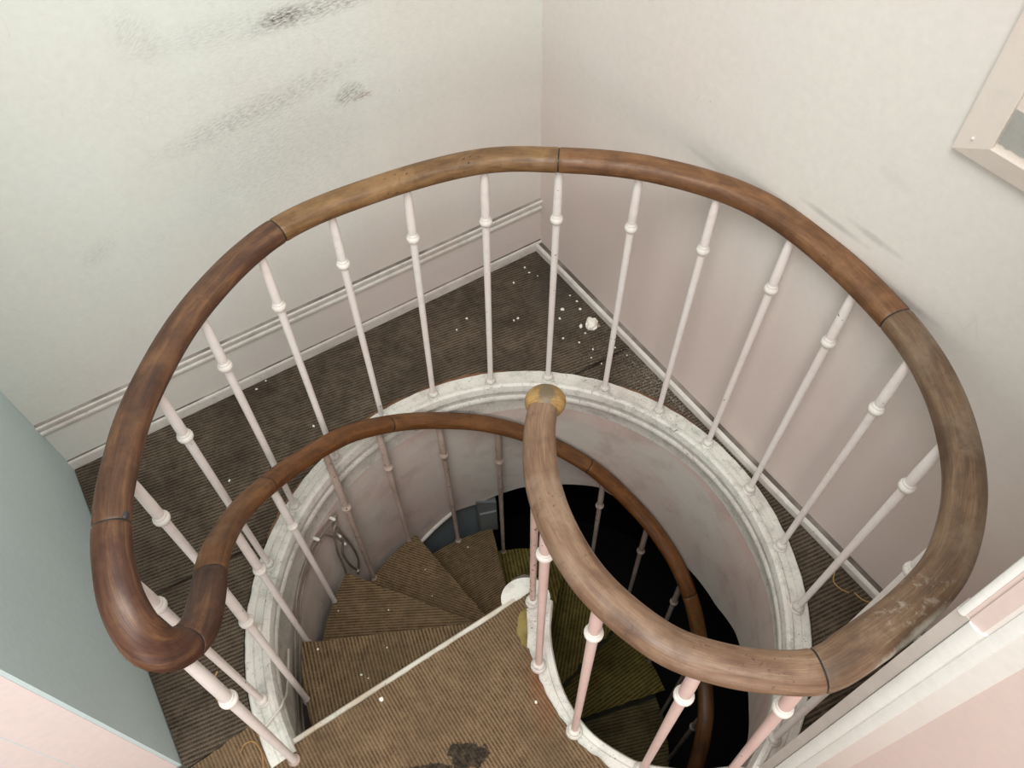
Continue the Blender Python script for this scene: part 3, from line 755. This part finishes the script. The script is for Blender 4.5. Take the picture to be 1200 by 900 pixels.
tong += [p for p in inner if .27 < p.x < .62] + [Vector(q + (0,)) for q in [(.213, -.572), (.155, -.527), (.095, -.437), (.055, -.363), (.037, -.314), (.016, -.255), (.003, -.209), (-.024, -.193), (-.038, -.14), (-.036, -.102), (-.026, -.074), (.006, -.056), (.018, .0)]]
tr = rag(tong, .007, .012, 4)
V, F = poly_prism([[(p.x, p.y) for p in tr]], .0004, .018)
o = build('carpet', V, F, CARP_TONG, smooth=False, origin=(-.3, -.9, 0))
tag(o, 'tan ribbed carpet with a dark worn hole at the head of the stairs', 'carpet')

u_pts = [(.0, -.05), (-.03, -.065), (-.045, -.10), (-.047, -.145), (-.03, -.20), (-.005, -.205), (.0, -.15), (.0, -.09)]
V, F = poly_prism([u_pts], .011, .0145)
UNDER = m_white('foam_underlay', srgb(140, 122, 62), srgb(92, 80, 28), .6, scale=3, grime=.4)
o = build('underlay', V, F, UNDER, smooth=False, origin=(-.02, -.13, .011)); tag(o, 'mossy yellow foam underlay showing in the torn carpet corner at the stair centre', 'underlay')

# ---------------------------------------------------------------- spiral staircase
NOS = {0: (TH0, 0), 1: (184.5, -.29), 2: (157.0, -.61), 3: (129.2, -.945), 4: (101.5, -1.285), 5: (73, -1.615), 6: (44, -1.955), 7: (15.5, -2.33), 8: (-13, -2.66), 9: (-42, -3.0), 10: (-70, -3.33)}
stair = thing('spiral_staircase', 'narrow carpeted spiral stair winding down inside the round stairwell', 'staircase', (0, 0, -3.5))
RT = .905
V, F = lathe((0, 0, -4.6), (0, 0, -.16), [(0, .05), (4.44, .05)], 24)
build('newel_post', V, F, CURB, stair)
for k in range(1, 11):
    a1, z = NOS[k]; a0, z0 = NOS[k - 1]
    a0o = a0 + 4
    def outline(r, off, rg=0):
        pts = []
        dn = pol(1, a1); sn = Vector((dn.y, -dn.x, 0))      # forwards (down the stair)
        m_ = 26
        for i in range(m_ + 1):
            t = .045 + (r - .045) * i / m_
            w = off
            if rg: w += rg * noise.noise(Vector((t * 26, k, 1))) + rg * .6 * noise.noise(Vector((t * 70, k, 7)))
            pts.append(dn * t + sn * w)
        for i in range(1, 15):
            a = a1 + (a0o - a1) * i / 14
            rr = r + (.004 * noise.noise(Vector((a, k, 2))) if rg else 0)
            pts.append(pol(rr, a))
        pts.append(pol(.045, a0o))
        return [(p.x, p.y) for p in pts]
    V, F = poly_prism([outline(RT - .012, .0)], z - .055, z - .012)
    st = build('step', V, F, CURB if k < 5 else BOXG, stair, smooth=False)
    # carpet on the tread, rolled over the nosing
    rg = .006 if k < 5 else .016
    V, F = poly_prism([outline(RT, .014, rg)], z - .012, z)
    cp = build('tread_carpet', V, F, step_carpet(k), st, smooth=False)
    bevel(cp, .004, 2, 60)
    # riser below the tread above
    dn = pol(1, a0); sn = Vector((dn.y, -dn.x, 0))
    V, F = box_dir(dn * .045 - sn * .02 + Vector((0, 0, z)), dn * (RT - .06), -sn * .02, (0, 0, z0 - z - .05))
    build('riser', V, F, CURB if k == 1 else (CARP_TONG if k < 5 else BOXG), st, smooth=False)

# ---------------------------------------------------------------- balustrade
bal = thing('balustrade', 'pinkish white iron balustrade with curling worn wooden handrail round the stairwell', 'balustrade', (0, 0, 0))
rail = [Vector(p) for p in D['rail']]
for p in rail[:30]:
    dd = p.dot(Vector((dJ.y, -dJ.x, 0)))
    if dd > .856: p -= Vector((dJ.y, -dJ.x, 0)) * (dd - .856)
nC, nK, nU = D['ncurl'], D['ncirc'], D['nU']
sc = []
for i in range(len(rail)):
    if i < nC: s = .86
    elif i < nC + nK: s = .97 - .11 * ((i - nC) / nK)
    elif i < nC + nK + nU: s = [.90, .97, 1.05, 1.05, .98, .93, .88, .84][i - nC - nK]
    else: s = .80
    sc.append(s)
sc[0] = .76; sc[1] = .80; sc[nC - 1] = .92
path, scl = resample(rail, 16, sc)
# smooth a little
for _ in range(6):
    path = [path[0]] + [(path[i - 1] + path[i] * 2 + path[i + 1]) / 4 for i in range(1, len(path) - 1)] + [path[-1]]
# resample evenly
Ls = [0]
for a, b in zip(path, path[1:]): Ls.append(Ls[-1] + (b - a).length)
NP = 620; ev = []; es = []; j = 0
for k in range(NP):
    s = Ls[-1] * k / (NP - 1)
    while j < len(Ls) - 2 and Ls[j + 1] < s: j += 1
    t = (s - Ls[j]) / max(1e-9, Ls[j + 1] - Ls[j])
    ev.append(path[j].lerp(path[j + 1], min(1, t))); es.append(scl[j] + (scl[j + 1] - scl[j]) * min(1, t))
frames = []
raw = []
for i in range(NP):
    T = (ev[min(i + 1, NP - 1)] - ev[max(i - 1, 0)]).normalized()
    sd = T.cross(Vector((0, 0, 1))).normalized(); raw.append((T, sd))
for i in range(NP):
    sd = Vector((0, 0, 0))
    for q in range(max(0, i - 3), min(NP, i + 4)): sd += raw[q][1]
    sd = (sd - raw[i][0] * sd.dot(raw[i][0])).normalized()
    frames.append((raw[i][0], sd, sd.cross(raw[i][0]).normalized()))
# handrail section: broad domed top, flatter underside
prof = []
for k in range(28):
    a = 2 * PI * k / 28
    x = math.copysign(abs(math.cos(a)) ** .86, math.cos(a)) * .050
    y = math.copysign(abs(math.sin(a)) ** .86, math.sin(a)) * (.040 if math.sin(a) > 0 else .036)
    prof.append((x, y))
jidx = []
for q in D['joints']:
    q = Vector(q)
    jidx.append(min(range(NP), key=lambda i: (ev[i] - q).length))
cuts = [0] + sorted(jidx) + [NP - 1]
mats = ['curl', 'a', 'b', 'c', 'd', 'e', 'f', 'g', 'h', 'g', 'h', 'g']
for k in range(len(cuts) - 1):
    i0, i1 = cuts[k], cuts[k + 1]
    if i1 - i0 < 3: continue
    seg = ev[i0:i1 + 1]; s_ = es[i0:i1 + 1]; f_ = frames[i0:i1 + 1]
    # tiny chamfer and gap at the joints
    if k: seg = [seg[0] + f_[0][0] * .0022, seg[0] + f_[0][0] * .006] + seg[1:]; f_ = [f_[0], f_[0]] + f_[1:]; s_ = [s_[0] * .955, s_[0]] + s_[1:]
    if i1 < NP - 1: seg = seg[:-1] + [seg[-1] - f_[-1][0] * .006, seg[-1] - f_[-1][0] * .0022]; f_ = f_[:-1] + [f_[-1], f_[-1]]; s_ = s_[:-1] + [s_[-1], s_[-1] * .955]
    V, F, UV = sweep(seg, prof, s_, frames=f_, u0=k * 3.7)
    o = build('handrail_section', V, F, WD[mats[k]], bal, uvs=UV, angle=60)
    if k == 0: first_rail = o
    if k:
        p = ev[i0]; f0 = frames[i0]
        V, F, UV = sweep([p - f0[0] * .004, p + f0[0] * .004], prof, [es[i0] * .955] * 2, frames=[f0, f0])
        jo = build('joint', V, F, JOINT, o); jo['label'] = 'dark joint line'
# metal filler wedge at one joint
ji = cuts[5]; p = ev[ji]; f0 = frames[ji]
V, F = box_dir(p - f0[0] * .022 - f0[1] * .0435 + f0[2] * .004, f0[0] * .022 + f0[2] * .004, f0[1] * .016, f0[2] * .018)
w_ = build('joint_plate', V, F, BLACKMETAL, bal); bevel(w_, .004, 3)
w_['label'] = 'dark metal plate in the joint'
# rounded knob closing the free end
kc = Vector((.060, .052, 1.190)); V = []; F = []
T0 = frames[0][0]; s0 = frames[0][1]; u0 = frames[0][2]
m_, n_ = 28, 18
for i in range(n_ + 1):
    th = PI * i / n_
    for j in range(m_):
        ph = 2 * PI * j / m_
        x = math.sin(th) * math.cos(ph); y = math.sin(th) * math.sin(ph); zz = math.cos(th)
        V.append(kc + Vector((x * .053, y * .046 , zz * .040)) + Vector((0, 0, -.008 if zz < 0 else 0)))
for i in range(n_):
    for j in range(m_):
        a = i * m_ + j; b = i * m_ + (j + 1) % m_; F.append((a, b, b + m_, a + m_))
kn = build('knob', V, F, WD['knob'], bal, uvs=[(v.x * 2, v.y * 2) for v in V]); kn['label'] = 'honey coloured worn end knob'

def rail_under(x, y, znear=None):
    best = min(range(NP), key=lambda i: (ev[i].x - x) ** 2 + (ev[i].y - y) ** 2 + (0 if znear is None else .2 * (ev[i].z - znear) ** 2))
    return ev[best]

def baluster(base, top, hk, mat, foot=True, thick=1.0, name='baluster'):
    base = Vector(base); top = Vector(top); Ltot = (top - base).length
    k = hk / (top.z - base.z) * Ltot
    r0, rk, rt = .0112 * thick, .0138 * thick, .0158 * thick
    pr = [(0, r0), (k * .5, (r0 + rk) / 2 * .98), (k - .01, rk), (k + .004, rk * 1.02), (k + .02, rt), (k + (Ltot - k) * .35, rt), (Ltot - .05, rt * .92), (Ltot, rt * .78)]
    V, F = lathe(base, top, pr, 14)
    sh = build(name, V, F, mat, bal, origin=base)
    # collar: two stacked rings
    c = []
    for t, r in ((-.018, rk), (-.0155, rk * 1.25), (-.012, rk * 1.45), (-.006, rk * 1.66), (0, rk * 1.70), (.006, rk * 1.62), (.010, rk * 1.38), (.012, rk * 1.3), (.016, rk * 1.34), (.020, rk * 1.2), (.023, rk)):
        c.append((k + t, r))
    V, F = lathe(base, top, c, 18); cl = build('collar', V, F, COLLAR if mat != IRON_LOW else IRON_LOW, sh)
    if foot:
        c = [(-.002, .027 * thick), (.004, .027 * thick), (.010, .025 * thick), (.013, .020 * thick), (.018, .022 * thick), (.026, .0215 * thick), (.031, .017 * thick), (.034, r0)]
        V, F = lathe(base, top, c, 18); build('foot', V, F, CURB, sh)
    else:
        c = [(-.012, .019 * thick), (.012, .018 * thick), (.02, r0)]
        V, F = lathe(base, top, c, 14); build('foot', V, F, IRON_LOW, sh)
    return sh
HK = D['bal'][3][2]
for (b, t, hk) in D['bal']:
    b = Vector(b); b.z = .022; t = Vector(t)
    # stand on the curb, clear of the walls
    if b.xy.length > .99: b.x *= .99 / b.xy.length; b.y *= .99 / b.xy.length
    ang = math.degrees(math.atan2(b.y, b.x))
    if -40 < ang < -28: b = Vector((.800, -.538, .022)); t = Vector((.812, -.530, D['h']))
    rr = rail_under(t.x, t.y, 1.19)
    d = Vector((rr.x - t.x, rr.y - t.y)); 
    if d.length < .12: t.x += d.x * .6; t.y += d.y * .6
    t.z = rr.z - .028
    baluster(b, t, HK - .022, IRON)
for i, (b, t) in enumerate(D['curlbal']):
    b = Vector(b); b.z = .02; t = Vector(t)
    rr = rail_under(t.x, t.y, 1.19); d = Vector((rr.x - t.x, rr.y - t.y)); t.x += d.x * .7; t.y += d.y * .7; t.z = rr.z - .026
    baluster(b, t, HK - .02, IRON_PINK_LIT, thick=1.05)
b = Vector(D['newel'][0]); b.z = .018
baluster(b, (b.x + .012, b.y + .010, 1.17), HK - .02, IRON_PEEL, thick=1.0)
# stout baluster under the wreath
b = Vector(D['thick'][0]); b.z = .012
baluster(b, (-.822, -.497, 1.02), .655, IRON, foot=False, thick=1.12)
# balusters down the flight
def step_z(a):
    for k in range(1, 11):
        if NOS[k][0] - 1.5 <= a <= NOS[k - 1][0] + 6: return NOS[k][1]
    return -3.33
for i, (b, kz) in enumerate(D['stairbal']):
    kz = Vector(kz)
    if b is None:
        a = math.degrees(math.atan2(kz.y, kz.x)); 
        base = pol(.895, a, step_z(a) - .02)
    else:
        base = Vector(b); a = math.degrees(math.atan2(base.y, base.x)) % 360
        base.z = min(base.z, step_z(a)) - .01
        if i == 1: base.z = -.39
    rr = rail_under(kz.x, kz.y, kz.z + .3)
    top = Vector((rr.x, rr.y, rr.z - .024))
    baluster(base, top, kz.z - base.z, IRON if i < 3 else IRON_LOW, foot=False, thick=.98)
for a in (79.8, 10.0, -24.5, -41):
    base = pol(.895, a, step_z(a) - .02); rr = rail_under(base.x, base.y, base.z + 1.4)
    top = Vector((rr.x, rr.y, rr.z - .024)); baluster(base, top, rr.z - .32 - base.z, IRON_LOW, foot=False, thick=.98)

# ---------------------------------------------------------------- cables on the stairwell wall
pts0 = [[Vector(q) for q in c] for c in D['cables']]
lab = ['thin grey cable looping down the left side of the stairwell wall', 'second grey cable hanging inside the first loop on the stairwell wall', 'short twisted grey cable tail between the two hanging loops']
for k, pp in enumerate(pts0):
    sm = resample(pp, 8)
    sm = [pol(.934 - .004 * k, math.degrees(math.atan2(p.y, p.x)), p.z) for p in sm]
    V, F = tube(sm, .0052 if k < 2 else .006, 8)
    o = build('cable', V, F, CABLE, origin=sm[-1]); tag(o, lab[k], 'cable', None)
for i, q in enumerate(D['clips']):
    q = Vector(q); a = math.degrees(math.atan2(q.y, q.x)); p = pol(.943, a, q.z); i_ = pol(-1, a)
    V, F = lathe(p, p + i_ * .028, [(0, .008), (.016, .0085), (.024, .007), (.028, .003)], 10)
    o = build('cable_clip', V, F, CABLEW, origin=p)
    tag(o, 'small white cable clip holding the looped cables on the stairwell wall', 'clip', 'cable clips on the stairwell wall')
# loose white wire lying over the curb, near the top of the stairs
wp = [Vector((-.80, -.46, .03)), Vector((-.860, -.455, .034)), Vector((-.885, -.425, .040)), Vector((-.905, -.39, .036)), pol(.945, 202, .03), pol(.925, 199, -.03), pol(.930, 194, -.12), pol(.932, 188, -.20), pol(.933, 181, -.22)]
wp = [Vector((-.915, -.465, .034)), Vector((-.885, -.425, .040)), Vector((-.855, -.385, .040)), pol(.928, 202.5, .01), pol(.926, 200, -.06), pol(.928, 195, -.14), pol(.931, 187, -.19)]
V, F = tube(resample(wp, 8), .0045, 8)
o = build('wire', V, F, CABLEW, origin=wp[0]); tag(o, 'loose white wire lying across the chipped curb beside the top step', 'wire')
fp = [Vector((-.975, -.52, .02)), Vector((-.955, -.50, .05)), Vector((-.93, -.49, .03)), Vector((-.90, -.53, .02)), Vector((-.885, -.60, .02))]
V, F = tube(resample(fp, 8), .0022, 6)
o = build('fibre_strand', V, F, STRAW, origin=fp[0]); tag(o, 'long straw coloured carpet fibre curling at the edge of the tan carpet', 'fibre')
for fp, lb in (([(1.165, .035, .012), (1.150, .0, .016), (1.165, -.03, .018), (1.195, -.045, .012)], 'curled straw fibre lying on the narrow carpet strip beside the right skirting'),
               ([(1.215, -.045, .012), (1.235, -.075, .018), (1.262, -.085, .012)], 'short straw fibre on the right carpet strip nearest the door frame')):
    V, F = tube(resample([Vector(q) for q in fp], 8), .0025, 6)
    o = build('fibre_strand', V, F, STRAW, origin=fp[0]); tag(o, lb, 'fibre')
# wire tied round the stout baluster's collar
tp = [Vector((-.842, -.452, .70)), Vector((-.875, -.470, .63)), Vector((-.868, -.50, .56)), Vector((-.835, -.498, .55))]
V, F = tube(resample(tp, 8), .0022, 6)
o = build('wire', V, F, STRAW, origin=tp[0]); tag(o, 'thin bent wire hooked round the collar of the lowest left baluster', 'wire')

# grey box at the end of the lower wall
a_ = 101.5
ctr = pol(.955, a_, -1.18); tdir = Vector((-math.sin(rad(a_)), math.cos(rad(a_)), 0)); rdir = pol(1, a_)
bx = thing('junction_box', 'grey painted box fixed to the end of the stairwell wall above the dark void', 'box', ctr - Vector((0, 0, .2)))
V, F = poly_prism([[(-.055, -.02), (.055, -.02), (.062, .0), (.055, .06), (-.055, .06)]], -.20, .19)
V = [ctr + tdir * v.x + rdir * v.y + Vector((0, 0, v.z + (-.05 if v.x < -.03 and v.z > 0 else 0) )) for v in V]
o = build('body', V, F, BOXG, bx, smooth=False); bevel(o, .004)
V, F = box_dir(ctr - tdir * .05 - rdir * .034 + Vector((0, 0, -.16)), tdir * .1, rdir * .014, (0, 0, .22))
o = build('lid', V, F, BOXG, bx, smooth=False); bevel(o, .003)

# ---------------------------------------------------------------- board on the right wall
bs0, bz0 = 1.685, 1.668; bw, bh = .62, .80
def bp(s, z, off): return Cw + dR * s - nR * off + Vector((0, 0, z))
brd = thing('wall_cabinet', 'shallow white painted framed panel with a grey strip high on right wall', 'cabinet', bp(bs0, bz0, 0))
ins = (bs0 + .088, bs0 + bw - .088, bz0 + .055, bz0 + bh - .055)
def ringframe():
    o_ = [(bs0, bz0), (bs0 + bw, bz0), (bs0 + bw, bz0 + bh), (bs0, bz0 + bh)]
    i_ = [(ins[0], ins[2]), (ins[1], ins[2]), (ins[1], ins[3]), (ins[0], ins[3])]
    V = []; F = []
    for off_o, off_i in ((.0, .0), (.020, .034)):
        V += [bp(s, z, off_o) for s, z in o_] + [bp(s, z, off_i) for s, z in i_]
    for k in range(4):
        q = (k + 1) % 4
        F.append((8 + k, 8 + q, 12 + q, 12 + k)); F.append((k, q, 8 + q, 8 + k)); F.append((4 + k, 12 + k, 12 + q, 4 + q)); F.append((k, 4 + k, 4 + q, q))
    return V, F
V, F = ringframe(); o = build('frame', V, F, PANELW, brd, smooth=False); bevel(o, .002)
V, F = box_dir(bp(ins[0] - .004, ins[2] - .004, .001), dR * (ins[1] - ins[0] + .008), -nR * .022, (0, 0, ins[3] - ins[2] + .008))
build('panel', V, F, PANELW, brd, smooth=False)
# grey strip with a ragged lower edge
pts = [(ins[0] + .002, ins[2] + .098), (ins[1] - .002, ins[2] + .098)]
m_ = 40; low = [(ins[1] - .002 - (ins[1] - ins[0] - .004) * i / m_, ins[2] + .012 + .005 * abs(math.sin(i * 1.9))) for i in range(m_ + 1)]
pl = pts + low; V = [bp(s, z, .023) for s, z in pl] + [bp(s, z, .0255) for s, z in pl]; n = len(pl)
tris = tessellate_polygon([[Vector((s, z, 0)) for s, z in pl]])
F = [tuple(t) for t in tris] + [tuple(i + n for i in t[::-1]) for t in tris] + [(i, (i + 1) % n, (i + 1) % n + n, i + n) for i in range(n)]
o = build('grey_strip', V, F, GREYP, brd, smooth=False); o['label'] = 'matt grey strip'
V, F = lathe(bp(bs0 + .038, bz0 + .050, .018), bp(bs0 + .038, bz0 + .050, .032), [(0, .004), (.010, .004), (.012, .002)], 8)
build('screw', V, F, COLLAR, brd)

# ---------------------------------------------------------------- plaster debris
def lump(c, r, name, seed, flat=.6, sub=2, mat=PLASTER, parent=None):
    bm = bmesh.new(); bmesh.ops.create_icosphere(bm, subdivisions=sub, radius=1)
    V = []; rnd = random.Random(seed); sx, sy = .7 + rnd.random() * .6, .7 + rnd.random() * .6
    for v in bm.verts:
        k = 1 + .45 * noise.noise(v.co * 1.6 + Vector((seed * 3.1, 0, 0)))
        V.append(Vector(c) + Vector((v.co.x * sx, v.co.y * sy, max(v.co.z, -.55) * flat)) * r * k)
    F = [tuple(x.index for x in f.verts) for f in bm.faces]; bm.free()
    zmin = min(v.z for v in V); V = [v + Vector((0, 0, c[2] - zmin)) for v in V]
    return build(name, V, F, mat, parent, smooth=False, origin=None if parent else c)
zc_ = .0102
o = lump((.362, 1.292, zc_), .034, 'plaster_lump', 3, .75, 3); tag(o, 'largest lump of broken white plaster on dark carpet by right skirting', 'plaster')
V, F = lathe((.378, 1.305, zc_), (.392, 1.312, .03), [(0, .030), (.008, .032), (.010, .030)], 16)
o = build('plaster_disc', V, F, m_iron('disc_cream', srgb(190, 176, 156), srgb(176, 160, 140)), origin=(.378, 1.305, zc_)); o.location.z += .0; tag(o, 'cream disc leaning under the largest plaster lump', 'plaster')
for i, q in enumerate(D['crumbs']):
    r = .85 * [.013, .011, .008, .012, .007, .006, .006, .009, .006, .006, .009, .007][i] if i < 12 else .0045 + .003 * random.random()
    zz = zc_ if i not in (10, 11) else .0182
    o = lump((q[0], q[1], zz), r, 'plaster_crumb', i + 10, .7, 1)
    if i == 10: tag(o, 'round white crumb lying alone on the tan carpet by the nosing', 'plaster')
    elif i == 11: tag(o, 'small white crumb near the pink-lit baluster foot on the tan carpet', 'plaster')
    else: tag(o, 'small white plaster crumb scattered on the dark ribbed landing carpet', 'plaster', 'plaster crumbs on the landing carpet')
for i, q in enumerate(D['stepcrumbs']):
    a = math.degrees(math.atan2(q[1], q[0])) % 360
    o = lump((q[0], q[1], step_z(a) + .0003), .0032 + .0015 * random.random(), 'plaster_crumb', i + 60, .6, 1)
    tag(o, 'tiny pale crumb lying on a carpeted step of the spiral stair', 'plaster', 'crumbs on the stair carpet')

# ---------------------------------------------------------------- camera
cm = D['cam']
cd = bpy.data.cameras.new('camera'); cam = bpy.data.objects.new('camera', cd); COL.objects.link(cam)
r_ = Vector(cm['right']).normalized(); f_ = Vector(cm['fwd']).normalized(); u_ = r_.cross(f_)
M = Matrix(((r_.x, u_.x, -f_.x), (r_.y, u_.y, -f_.y), (r_.z, u_.z, -f_.z))).to_4x4()
M.translation = Vector(cm['loc']) * S
cam.matrix_world = M
cd.sensor_fit = 'HORIZONTAL'; cd.sensor_width = 36; cd.lens = cm['f'] / 1200 * 36; cd.clip_start = .02; cd.clip_end = 60
SC.camera = cam

# ---------------------------------------------------------------- light
w = bpy.data.worlds.new('world'); SC.world = w; w.use_nodes = True
bg = w.node_tree.nodes['Background']; bg.inputs[0].default_value = (1.0, 1.0, .98, 1); bg.inputs[1].default_value = .66
def area(name, loc, target, size, power, col, sy=None):
    l = bpy.data.lights.new(name, 'AREA'); l.shape = 'RECTANGLE'; l.size = size; l.size_y = sy or size; l.energy = power; l.color = col
    o = bpy.data.objects.new(name, l); COL.objects.link(o); o.location = Vector(loc) * S
    o.rotation_euler = (Vector(target) * S - o.location).to_track_quat('-Z', 'Y').to_euler(); return o
area('skylight', (-.3, -1.6, 5.2), (-.4, .4, 0), 1.6, 82, (.98, 1.0, .98), 1.3)
area('pink_bounce_fill', (-.2, -3.2, 1.7), (-.5, 0, .8), 1.0, 17, (1.0, .84, .78), 1.2)  # added fill lamp standing in for pink bounce off the near walls
SC.view_settings.view_transform = 'Standard'; SC.view_settings.look = 'None'
SC.view_settings.gamma = 1; SC.view_settings.exposure = 0; SC.view_settings.use_curve_mapping = False
